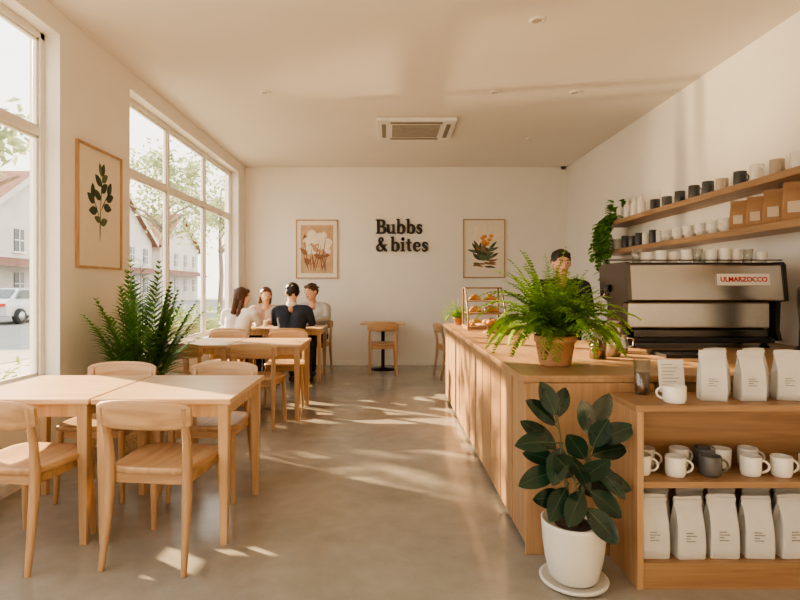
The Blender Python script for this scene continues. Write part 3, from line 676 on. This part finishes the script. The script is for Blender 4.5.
# ---------------------------------------------------------------- wall shelves
for z,lab,ye in ((2.045,'long floating oak shelf holding mugs and bottles',6.9),(1.70,'long floating oak shelf holding cups and kraft bags',7.05)):
    MB().box(XR-.28,XR-.002,2.6,ye,z,z+.052).obj('wall_shelf',shelfY,label=lab,cat='shelf',bevel=.003)
ZU,ZL=2.097,1.752
def Yu(u): return 550*2.80/(u-388)
bt=MB(); bt.lathe([(.001,0),(.04,0),(.042,.01),(.042,.14),(.018,.18),(.016,.21),(.02,.212),(.02,.235),(.001,.235)],20)
bo=bt.obj('bottle',ceramicW,loc=(2.80,Yu(620),ZU),label='white glazed bottle on the upper wall shelf',cat='bottle',group='white bottles on the upper shelf')
for u in (627.5,634.5,641.5): dup(bo,(2.80,Yu(u),ZU))
ug='cups on the upper wall shelf'
for u,k,h in ((655,'K',.12),(667,'G',.11),(680,'K',.12),(694,'K',.13),(708,'K',.125),(722,'B',.11),(740,'K',.12),(757,'W',.13),(777,'B',.12),(798,'W',.12)):
    mm={'K':ceramicK,'G':ceramicG,'B':ceramicB,'W':ceramicW}[k]; nm={'K':'charcoal','G':'grey','B':'beige','W':'white'}[k]
    mug('mug',(2.80,Yu(u),ZU),mm,h,.047,nm+' ceramic mug on the upper wall shelf',ug,True,rot=U(.8,2.4)-PI)
lg='small cups on the lower wall shelf'
for i in range(8):
    u=611+i*7; mm,nm=[(ceramicW,'white'),(ceramicG,'grey'),(ceramicK,'charcoal')][(0,0,2,1,2,0,2,0)[i]]
    mug('cup',(2.80,Yu(u),ZL),mm,.13 if i%2 else .15,.04,nm+' ceramic cup on the lower wall shelf',lg,False)
bp=None
for i,u in enumerate((668,679,690,702,714,726)):
    for k in range(4):
        if bp is None:
            bp=MB().lathe([(.001,0),(.03,0),(.035,.006),(.06,.04),(.064,.055),(.061,.055),(.055,.04),(.03,.01),(.001,.01)],24).obj('bowl',ceramicW,loc=(2.80,Yu(u),ZL),label='white ceramic bowl stacked on the lower wall shelf',cat='bowl',group='stacked bowls on the lower shelf')
        else: dup(bp,(2.80,Yu(u),ZL+k*.02))
kb=bag('coffee_bag',(2.82,Yu(737),ZL),bagK,.13,.085,.24,'brown kraft coffee bag on the lower wall shelf','kraft bags on the wall shelf',rot=-PI/2+.75,seed=5,kraft=True)
for u,s in ((754,1.0),(772,1.08),(793,1.15),(818,1.15)): dup(kb,(2.82,Yu(u),ZL),-PI/2+.75,scale=s)
# ---------------------------------------------------------------- plants
def frond(fb,sb,o,az,el,L,lw,ll,npair,arch,m=0,seed=0,tip=.35,xmin=None,zmin=None,t0=.18,sr=.004,tw=.12,lift=.15,fw=.45,dr_=.5):
    rr=random.Random(seed); p=Vector(o); d=Vector((math.cos(az)*math.cos(el),math.sin(az)*math.cos(el),math.sin(el)))
    N=14; pts=[p.copy()]; dirs=[d.copy()]
    for i in range(N):
        d=(d-Vector((0,0,1))*(arch*(.4+1.2*i/N)/N)).normalized(); p=p+d*(L/N)
        if xmin is not None and p.x<xmin: p.x=xmin; d.x=abs(d.x)*.2; d.normalize()
        if zmin is not None and p.z<zmin: p.z=zmin; d.z=max(d.z,0); d.normalize()
        pts.append(p.copy()); dirs.append(d.copy())
    sb.tube(pts[::2],[sr*(1-.8*i/7) for i in range(8)],5)
    for i in range(npair):
        t=t0+(1-t0)*i/(npair-1); q=t*N; k=min(int(q),N-1); f=q-k; P=pts[k].lerp(pts[k+1],f); dd=dirs[k].lerp(dirs[k+1],f)
        side=dd.cross(Vector((0,0,1)))
        if side.length<.01: side=Vector((-math.sin(az),math.cos(az),0))
        side.normalize(); s=math.sin(math.pi*min(.97,t*.8+.18))**.7*(1-tip*t)+.08
        for sg_ in (-1,1):
            dr=side*sg_+dd*(fw+.4*t)+Vector((0,0,lift+rr.gauss(0,tw)))
            fb.leaf(P,dr,(0,0,1),ll*s*rr.uniform(.85,1.12),lw,dr_,m,4 if ll>.1 else 3,.2,pw=.7)
def fern(loc,scale,nf,label,potm,name='potted_fern',seed=1):
    rr=random.Random(seed); r=root(name,loc,label,'plant')
    s=scale
    MB().lathe([(.001,0),(.075*s,0),(.085*s,.01*s),(.105*s,.13*s),(.112*s,.13*s),(.114*s,.165*s),(.104*s,.165*s),(.098*s,.14*s),(.001,.14*s)],32).obj('pot',potm,parent=r)
    MB().lathe([(.001,.15*s),(.1*s,.148*s)],20).obj('soil',soil,parent=r)
    f=MB(); st=MB()
    for i in range(nf):
        az=i*2.399+rr.gauss(0,.15); t=i/nf; el=math.radians(84-46*t+rr.gauss(0,6)); L=rr.uniform(.40,.52)*s*(.84 if t>.55 else 1)
        if math.cos(az)>.1 and math.radians(58)<el: L*=.74
        frond(f,st,(math.cos(az)*.045*s,math.sin(az)*.045*s,.155*s),az,el,L,.0175*s,.068*s,25,1.2+1.5*t+rr.gauss(0,.2),seed=i+seed*100,zmin=.07*s,t0=.1,sr=.0025,tip=.5,tw=.2,fw=.3)
    f.obj('fronds',fernM,parent=r); st.obj('stems',fernM,parent=r)
fern((.92,3.03,CZ),1.0,120,'lush green fern in a terracotta pot on the counter',terra)
fern((.80,6.30,CZ),.5,34,'small green fern in a terracotta pot at the counter end',terra,seed=2)
# palm
r=root('potted_palm',(-1.95,4.36,0),'bushy green palm in a woven basket by the window','plant')
MB().lathe([(.001,0),(.13,0),(.155,.02),(.17,.18),(.16,.32),(.15,.33),(.145,.3),(.001,.3)],32).obj('basket',basket,parent=r)
MB().lathe([(.001,.305),(.145,.302)],20).obj('soil',soil,parent=r)
f=MB(); st=MB(); rr=random.Random(5)
for i in range(36):
    az=i*2.399+rr.gauss(0,.2); t=i/36; el=math.radians(89-20*t+rr.gauss(0,3)); L=rr.uniform(1.0,1.18)*(1.03-.30*t)
    frond(f,st,(math.cos(az)*.05,math.sin(az)*.05,.31),az,el,L,.023,.25,18,.35+.85*t,seed=i+900,tip=.4,xmin=-.34,t0=.36,sr=.005,lift=-.02,fw=1.0,dr_=.8)
for v in f.v:
    if v.x<-.42: v.x=-.42+.001*R()
f.obj('fronds',palmM,parent=r); st.obj('stems',palmM,parent=r)
# rubber plant
r=root('rubber_plant',(.82,2.43,0),'glossy dark rubber plant in an off-white pot on the floor','plant')
MB().lathe([(.001,0),(.125,0),(.145,.012),(.148,.022),(.135,.024),(.125,.016),(.001,.016)],40).obj('saucer',potW,parent=r)
MB().lathe([(.001,.018),(.092,.018),(.104,.03),(.124,.11),(.134,.19),(.138,.255),(.140,.275),(.133,.277),(.127,.26),(.001,.245)],40).obj('pot',potW,parent=r)
MB().lathe([(.001,.256),(.127,.254)],24).obj('soil',soil,parent=r)
def PX(u,v,dy): return Vector(((u-573)/226,dy,1.3-(v-287)/226))
stems=[[PX(570,527,0),PX(564,470,0),PX(556,415,0)],[PX(578,527,.01),PX(585,475,.01),PX(592,430,.01)],[PX(574,527,-.02),PX(572,500,-.04),PX(570,470,-.05)]]
for s_ in stems: MB().tube(s_,[.010,.009,.006],8).obj('stem',stemM,parent=r)
LV=[(556,420,540,382,-.01,0),(556,424,568,390,.02,.03),(558,428,524,398,-.01,-.03),(560,442,504,440,-.01,-.06),(562,455,520,420,.02,.05),(562,468,512,480,-.02,-.05),
(590,440,582,400,.0,.0),(592,432,608,394,.01,-.01),(590,446,632,424,.01,-.03),(588,458,630,450,.02,.03),(586,462,562,430,-.01,-.06),(586,474,624,484,0,-.06),
(584,486,612,508,-.01,-.08),(566,480,542,510,-.03,-.08),(566,468,528,458,.03,.06),(564,448,578,480,-.03,-.10),(586,456,612,488,-.02,-.10),
(574,490,618,500,.02,.05),(560,440,544,474,-.03,-.10),(580,482,556,510,-.05,-.11),(588,450,598,414,-.02,-.08),(572,482,596,450,-.04,-.09),(570,476,544,444,-.05,-.10),(572,500,530,494,-.02,-.03),(576,498,600,524,-.06,-.12)]
for bu,bv,tu,tv,dy0,dy1 in LV:
    a=PX(bu,bv,dy0); e=PX(tu,tv,dy1+dy0); d=e-a; L=min(max(d.length,.15),.22)*1.0; d.normalize()
    m=MB(); m.tube([a,a+d*.03],[.004,.003],6,1)
    dl_=d+Vector((0,0,.16))
    m.leaf(a+d*.025,dl_,(U(-.5,.5),-.75,.65) if d.z<.7 else (U(-.6,.6),-1,.1),L-.02,min(max(L*.48,.078),.094),.34,0,12,.12,mid=1,pw=1.0,mw=.04,ex=.72); m.obj('leaf',[rubM,rubV],parent=r)
# trailing pothos
r=root('trailing_plant',(2.82,6.75,ZU),'trailing green vine in a white pot hanging over the shelf end','plant')
MB().lathe([(.001,0),(.055,0),(.07,.11),(.064,.11),(.055,.09),(.001,.09)],24).obj('pot',potW,parent=r)
f=MB(); st=MB(); rr=random.Random(3)
for i in range(22):
    az=rr.uniform(1.8,4.4); L=rr.uniform(.25,.9); p=Vector((0,0,.1)); d=Vector((math.cos(az)*.8,math.sin(az)*.7+.3,.6)); pts=[p.copy()]
    k=int(L/.045)
    for j in range(k):
        d=(d*.8+Vector((rr.gauss(0,.16),rr.gauss(0,.16),-.42))).normalized() if p.length>.1 else d
        p=p+d*.05; p.x=min(p.x,.08)
        if p.z<.0 and p.x>-.17: p.x=-.18+rr.gauss(0,.01)
        pts.append(p.copy())
        for q in range(2):
            a=rr.uniform(0,6.28); f.leaf(p,(math.cos(a)-.3,math.sin(a),-.3),(0,0,1),.09,.07,.5,0,4,.15,pw=.6)
    if len(pts)>2: st.tube(pts,.0025,4)
for i in range(70):
    a=rr.uniform(0,6.28); q=Vector((math.cos(a)*.06,math.sin(a)*.06,.1+rr.uniform(0,.14))); f.leaf(q,(math.cos(a),math.sin(a),rr.uniform(0,1)),(0,0,1),.1,.07,.6,0,4,.15,pw=.6)
for v in f.v: v.x=min(v.x,.15)
f.obj('leaves',pothM,parent=r); st.obj('vines',pothM,parent=r)
# ---------------------------------------------------------------- pastry display
r=root('pastry_display_case',(1.00,5.75,CZ),'wood and glass pastry display case with sloped front','display case')
MB().box(-.2,.2,-.2,.2,0,.03).obj('base_board',cntX,parent=r,bevel=.003)
m=MB(); w=.009
for x in (-.19,.19):
    m.tube([(x,-.19,.03),(x,-.19,.16),(x,.02,.42),(x,.19,.42),(x,.19,.03)],w,6)
for y,z in ((-.19,.16),(.02,.42),(.19,.42)): m.tube([(-.19,y,z),(.19,y,z)],w,6)
m.obj('case_frame',cntX,parent=r)
m=MB(); m.add([(x,y,z) for x in (-.188,.188) for y,z in ((-.188,.03),(-.188,.16),(.02,.418),(.188,.418),(.188,.03))],[(0,1,2,3,4),(9,8,7,6,5),(0,5,6,1),(1,6,7,2),(2,7,8,3)],0); m.obj('glass_panels',caseGlass,parent=r)
MB().box(-.18,.18,-.10,.18,.155,.165).obj('case_shelf',cntX,parent=r); MB().box(-.18,.18,.0,.18,.275,.285).obj('case_shelf',cntX,parent=r)
cr=MB(); rg=[]
for i in range(11):
    t=-1+2*i/10; rad=.004+.032*(1-t*t)**.7*(1+.12*math.cos(i*3.14)); rg.append([(t*.07,-.03*t*t+rad*math.cos(a*.628),rad+rad*math.sin(a*.628)*.9) for a in range(10)])
cr.loft(rg); c0=cr.obj('croissant',bread,loc=(.91,5.64,CZ+.031),label='golden baked croissant in the pastry display case',cat='pastry',group='croissants in the display case')
for x,y,z in ((1.08,5.64,.031),(.92,5.8,.031),(1.09,5.8,.031),(.91,5.74,.166),(1.08,5.73,.166),(1.09,5.85,.166),(.92,5.84,.286),(1.08,5.84,.286)): dup(c0,(x,y,CZ+z),U(-.3,.3))
r=root('cake_stand',(.95,5.2,CZ),'low round stand holding baked buns on the counter','cake stand')
MB().lathe([(.001,0),(.06,0),(.05,.01),(.015,.02),(.015,.06),(.12,.07),(.13,.08),(.001,.08)],28).obj('stand',cntX,parent=r)
bu=MB().ell((0,0,.022),(.035,.035,.024)).obj('bun',bread,loc=(.92,5.18,CZ+.079),label='round golden bun on the wooden cake stand',cat='pastry',group='buns on the cake stand')
for x,y in ((1.0,5.2),(.95,5.25),(.95,5.12)): dup(bu,(x,y,CZ+.079))
# ---------------------------------------------------------------- people
def remesh(mb,name,m,voxel,parent,it=4):
    o=mb.obj(name,m,parent=None)
    a=o.modifiers.new('r','REMESH'); a.mode='VOXEL'; a.voxel_size=voxel
    s=o.modifiers.new('s','SMOOTH'); s.factor=.6; s.iterations=it
    bpy.context.view_layer.update()
    me=bpy.data.meshes.new_from_object(o.evaluated_get(bpy.context.evaluated_depsgraph_get()))
    o.modifiers.clear(); o.data=me
    for p in me.polygons: p.use_smooth=True
    o.parent=parent; return o
def hand(b,w,d,s,side):
    w=Vector(w); d=Vector(d).normalized(); sd=d.cross(Vector((0,0,1))).normalized()*side; up=Vector((0,0,1))
    b.cap(w,.024*s,w+d*.035*s,.026*s); 
    for k in range(4):
        o=sd*((k-1.5)*.019*s); b.cap(w+d*.03*s+o,.013*s,w+d*.085*s+o,.0115*s)
        L=(.055,.07,.075,.062)[k]*s
        a=w+d*.085*s+o; m_=a+d*L*.55-up*.004; e=m_+d*L*.4-up*.02*s
        b.cap(a,.0095*s,m_,.009*s,seg=8); b.cap(m_,.009*s,e,.0075*s,seg=8)
    a=w+d*.02*s-sd*.02*s; m_=a+d*.03*s-sd*.03*s; b.cap(a,.013*s,m_,.0105*s,seg=8); b.cap(m_,.0105*s,m_+d*.03*s-sd*.005,.008*s,seg=8)
def person(loc,rot,s,label,shirt,hair,hairstyle,headyaw=0,headtilt=0,lean=0,stand=False,arms=None,trous=clD,cat='person',sway=0,roll=0,collar=False):
    r=root('person',loc,label,cat,rot)
    hz=.93*min(s,1) if stand else .56
    ly=lean; sh_=.205
    P=lambda x,y,z: Vector((x,y,z))
    pel=P(0,0,hz); wai=P(0,.0+ly*.3,hz+.14*s); che=P(sway*.6,.01+ly*.7,hz+.32*s); nb=P(sway,ly,hz+.455*s)
    hc=P(sway*1.2,.03+ly*1.2,hz+.625*s)
    HM=Matrix.Translation(hc)@Matrix.Rotation(math.radians(headyaw),4,'Z')@Matrix.Rotation(math.radians(-headtilt),4,'X')@Matrix.Rotation(math.radians(roll),4,'Y')@Matrix.Scale(s*1.04,4)
    if arms is None: arms=[((-.25,.10,.27),(-.10,.33,.235)),((.25,.10,.27),(.10,.33,.235))]
    def torso(b,g):
        for sx in (-1,1):
            b.cap((sx*.07,pel.y,hz+.02),.098*s+g,(sx*.06,wai.y,wai.z),.09*s+g); b.cap((sx*.06,wai.y,wai.z),.09*s+g,(che.x+sx*.09*s,che.y,che.z),.092*s+g)
            b.cap((che.x+sx*.09*s,che.y,che.z),.09*s+g,(nb.x+sx*.178*s,nb.y-.005,nb.z-.035*s),.045*s+g); b.cap((nb.x+sx*.178*s,nb.y-.005,nb.z-.035*s),.045*s+g,(nb.x+sx*.04,nb.y-.01,nb.z-.012),.036*s+g*.5)
    def armsb(b,g,w):
        out=[]
        for sx,(e,h) in zip((-1,1),arms):
            sh=P(nb.x+sx*sh_*s,nb.y-.005,nb.z-.052*s); el=P(e[0]+nb.x*.7,e[1]+ly*.5,hz+e[2]); ha=P(h[0]+nb.x*.4,h[1]+ly*.3,hz+h[2])
            b.cap(sh,.050*s+g,el,.038*s+g)
            wr=el.lerp(ha,w); b.cap(el,.037*s+g,wr,(.037+(.024-.037)*w)*s+g)
            out.append((el,ha,sx))
        return out
    def legs(b,g,cut=1):
        for sx in (-1,1):
            if stand:
                b.cap((sx*.09,0,hz-.02),.088*s+g,(sx*.1,.01,.5),.058*s+g); b.cap((sx*.1,.01,.5),.055*s+g,(sx*.1,-.01,.12),.038*s+g)
            else:
                b.cap((sx*.09,.02,hz-.015),.082*s+g,(sx*.11,.43*s,hz-.04),.058*s+g); b.cap((sx*.11,.43*s,hz-.04),.056*s+g,(sx*.11,.40*s,.12),.038*s+g)
    b=MB(); torso(b,0); hs=armsb(b,0,1); legs(b,0)
    b.cap(nb-Vector((0,0,.02)),.057*s,hc-Vector((0,.01,.06*s)),.052*s)
    b.ell((0,0,.012),(.075,.093,.108),M=HM); b.ell((0,.025,-.05),(.056,.066,.068),M=HM)
    b.cap((0,.092,.015),.009,(0,.108,-.022),.014,M=HM,seg=8); b.cap((-.03,.078,.035),.014,(.03,.078,.035),.014,M=HM,seg=8)
    for sx in (-1,1): b.ell((sx*.077,-.002,-.005),(.012,.022,.032),M=HM,seg=8,rg=6)
    b.cap((-.018,.088,-.052),.008,(.018,.088,-.052),.008,M=HM,seg=8)
    for el,ha,sx in hs:
        d=ha-el; d.z=0; hand(b,ha,d,s,-sx)
    remesh(b,'body',skin1,.0075,r,3)
    for sx in (-1,1):
        f=MB(); z=.05
        y0=-.05 if stand else .36*s
        f.cap((sx*.11,y0,.045),.042,(sx*.12,y0+.17,.035),.034); remesh(f,'shoe',shoeM,.012,r,3)
    c=MB(); torso(c,.014); armsb(c,.013,.82); o=remesh(c,'shirt' ,shirt,.011,r,4)
    if collar:
        c=MB(); c.lathe([(.062*s,-.01),(.066*s,.0),(.064*s,.045),(.059*s,.045),(.058*s,-.01)],20,c=(nb.x,nb.y+.002,nb.z+.018)); c.obj('collar',clW,parent=r)
    c=MB(); legs(c,.014); 
    for sx in (-1,1): c.cap((sx*.07,0,hz+.0),.1*s+.014,(sx*.06,0,hz+.05),.095*s+.01)
    remesh(c,'trousers',trous,.012,r,5)
    h=MB()
    rr=random.Random(int(abs(loc[0])*100))
    if hairstyle=='short':
        h.ell((0,-.014,.038),(.086,.095,.090),M=HM)
        h.cap((-.040,-.040,.01),.046,(.040,-.040,.01),.046,M=HM)
        h.cap((-.03,-.050,-.018),.034,(.03,-.050,-.018),.034,M=HM); h.cap((-.035,.054,.076),.03,(.03,.058,.082),.028,M=HM)
    else:
        h.ell((0,-.020,.030),(.088,.097,.100),M=HM); h.cap((-.045,-.045,-.01),.045,(.045,-.045,-.01),.045,M=HM)
    if hairstyle=='long':
        for sx in (-1,1):
            h.cap((sx*.062,-.02,.02),.034,(sx*.07,-.03,-.12),.034,M=HM); h.cap((sx*.07,-.03,-.12),.034,(sx*.06,-.05,-.24),.022,M=HM)
        h.cap((0,-.07,0),.055,(0,-.085,-.2),.042,M=HM); h.cap((0,-.085,-.2),.045,(.01,-.08,-.27),.02,M=HM)
        h.cap((-.04,.05,.08),.03,(.04,.05,.08),.03,M=HM)
    if hairstyle=='bob':
        for sx in (-1,1): h.cap((sx*.066,-.01,.03),.028,(sx*.072,-.015,-.11),.028,M=HM)
        h.cap((0,-.06,0),.06,(0,-.07,-.11),.045,M=HM); h.cap((-.04,.05,.08),.028,(.04,.05,.08),.028,M=HM)
    for k in range(16):
        a=rr.uniform(0,6.28); e=rr.uniform(.3,1.2); x,y,z=math.cos(a)*math.cos(e)*.078,math.sin(a)*math.cos(e)*.083-.02,.03+math.sin(e)*.086
        if y>.03 and z<.08: continue
        h.cap((x,y,z),.014,(x*1.05+rr.gauss(0,.010),y-.02,z-.012),.010,M=HM,seg=6)
    remesh(h,'hair',hair,.007,r,1)
    for sx in (-1,1):
        e=MB(); e.ell((sx*.031,.084,.010),(.0135,.012,.009),0,10,6,M=HM); e.ell((sx*.031,.0925,.010),(.0075,.006,.0075),1,8,6,M=HM); e.obj('eye',[eyeW,eyeK],parent=r)
        e=MB(); e.cap((sx*.018,.096,.034),.004,(sx*.046,.083,.036),.0035,M=HM,seg=6); e.obj('eyebrow',hair,parent=r)
    e=MB(); e.ell((0,.0975,-.052),(.024,.007,.007),0,12,6,M=HM); e.obj('mouth',lipM,parent=r)
    return r
person((-1.25,7.13,0),math.radians(-6),1.06,'seated man in a navy jacket with short black hair',clNavy,hairK,'short',headyaw=25,headtilt=6,lean=.07,sway=-.02,collar=True)
person((-1.97,7.13,0),math.radians(-12),.98,'seated woman in a white top with long brown hair',clW,hairB,'long',headyaw=-35,headtilt=6,lean=.05,sway=.03,roll=6)
person((-1.90,8.42,0),math.radians(182),.98,'seated woman in a rose top facing her friends',clP,hairL,'bob',headyaw=20,headtilt=10,lean=.06,sway=-.04,roll=-6)
person((-1.09,8.42,0),math.radians(165),1.06,'seated diner in a pale grey shirt leaning over the table',clG,hairB,'short',headyaw=-20,headtilt=8,lean=.08,sway=.03,roll=5)
person((1.60,5.1,0),math.radians(165),.975,'standing barista in dark clothes with black hair looking down',clNavy,hairK,'short',headyaw=14,headtilt=8,lean=.08,stand=True,arms=[((-.24,.06,.2),(-.13,.26,.12)),((.24,.06,.2),(.13,.26,.12))])
mug('mug',(-1.3,7.85,.74),ceramicW,.08,.038,'white mug on the diners table','mugs on the diners table',rot=1)
mug('mug',(-1.75,7.8,.74),ceramicW,.08,.038,'white mug on the diners table','mugs on the diners table',rot=2)
# ---------------------------------------------------------------- light
wd=bpy.data.worlds.new('World'); sc.world=wd; wd.use_nodes=True; t=wd.node_tree; bg=t.nodes['Background']
tc=t.nodes.new('ShaderNodeTexCoord'); sp=t.nodes.new('ShaderNodeSeparateXYZ'); rp=t.nodes.new('ShaderNodeValToRGB')
t.links.new(tc.outputs['Generated'],sp.inputs[0]); t.links.new(sp.outputs['Z'],rp.inputs[0]); t.links.new(rp.outputs[0],bg.inputs[0])
rp.color_ramp.elements[0].position=0; rp.color_ramp.elements[0].color=(1,.90,.77,1); rp.color_ramp.elements[1].position=.7; rp.color_ramp.elements[1].color=(.90,.90,.90,1)
bg.inputs[1].default_value=3.6
sd=bpy.data.lights.new('Sun','SUN'); sd.energy=26; sd.angle=math.radians(1.1); sd.color=(1,.71,.42)
so=link(bpy.data.objects.new('Sun',sd)); so.rotation_euler=Vector((.85,-.53,-.43)).to_track_quat('-Z','Y').to_euler()
# added spot lamps imitating reflected sun on the ceiling and right wall
for k,(src,dst,pw) in enumerate((((-9,7.4,.4),(2.1,4.7,3.3),3200),((-8.6,9.6,.5),(2.97,5.2,2.7),2000))):
    ld=bpy.data.lights.new('GlintLight','SPOT'); ld.energy=pw; ld.color=(1,.72,.44); ld.spot_size=math.radians(13); ld.spot_blend=.8; ld.shadow_soft_size=.08
    lo=link(bpy.data.objects.new('GlintLight',ld)); lo.location=src; lo.rotation_euler=(Vector(dst)-Vector(src)).to_track_quat('-Z','Y').to_euler()
# ---------------------------------------------------------------- camera
cd=bpy.data.cameras.new('Camera'); co=link(bpy.data.objects.new('Camera',cd)); co.location=(0,0,1.3); co.rotation_euler=(math.radians(90),0,0)
cd.sensor_width=36; cd.lens=24.75; cd.shift_x=.015; cd.shift_y=-.01625; cd.clip_end=300
sc.camera=co
sc.view_settings.view_transform='AgX'; sc.view_settings.look='AgX - Medium High Contrast'; sc.view_settings.exposure=.12
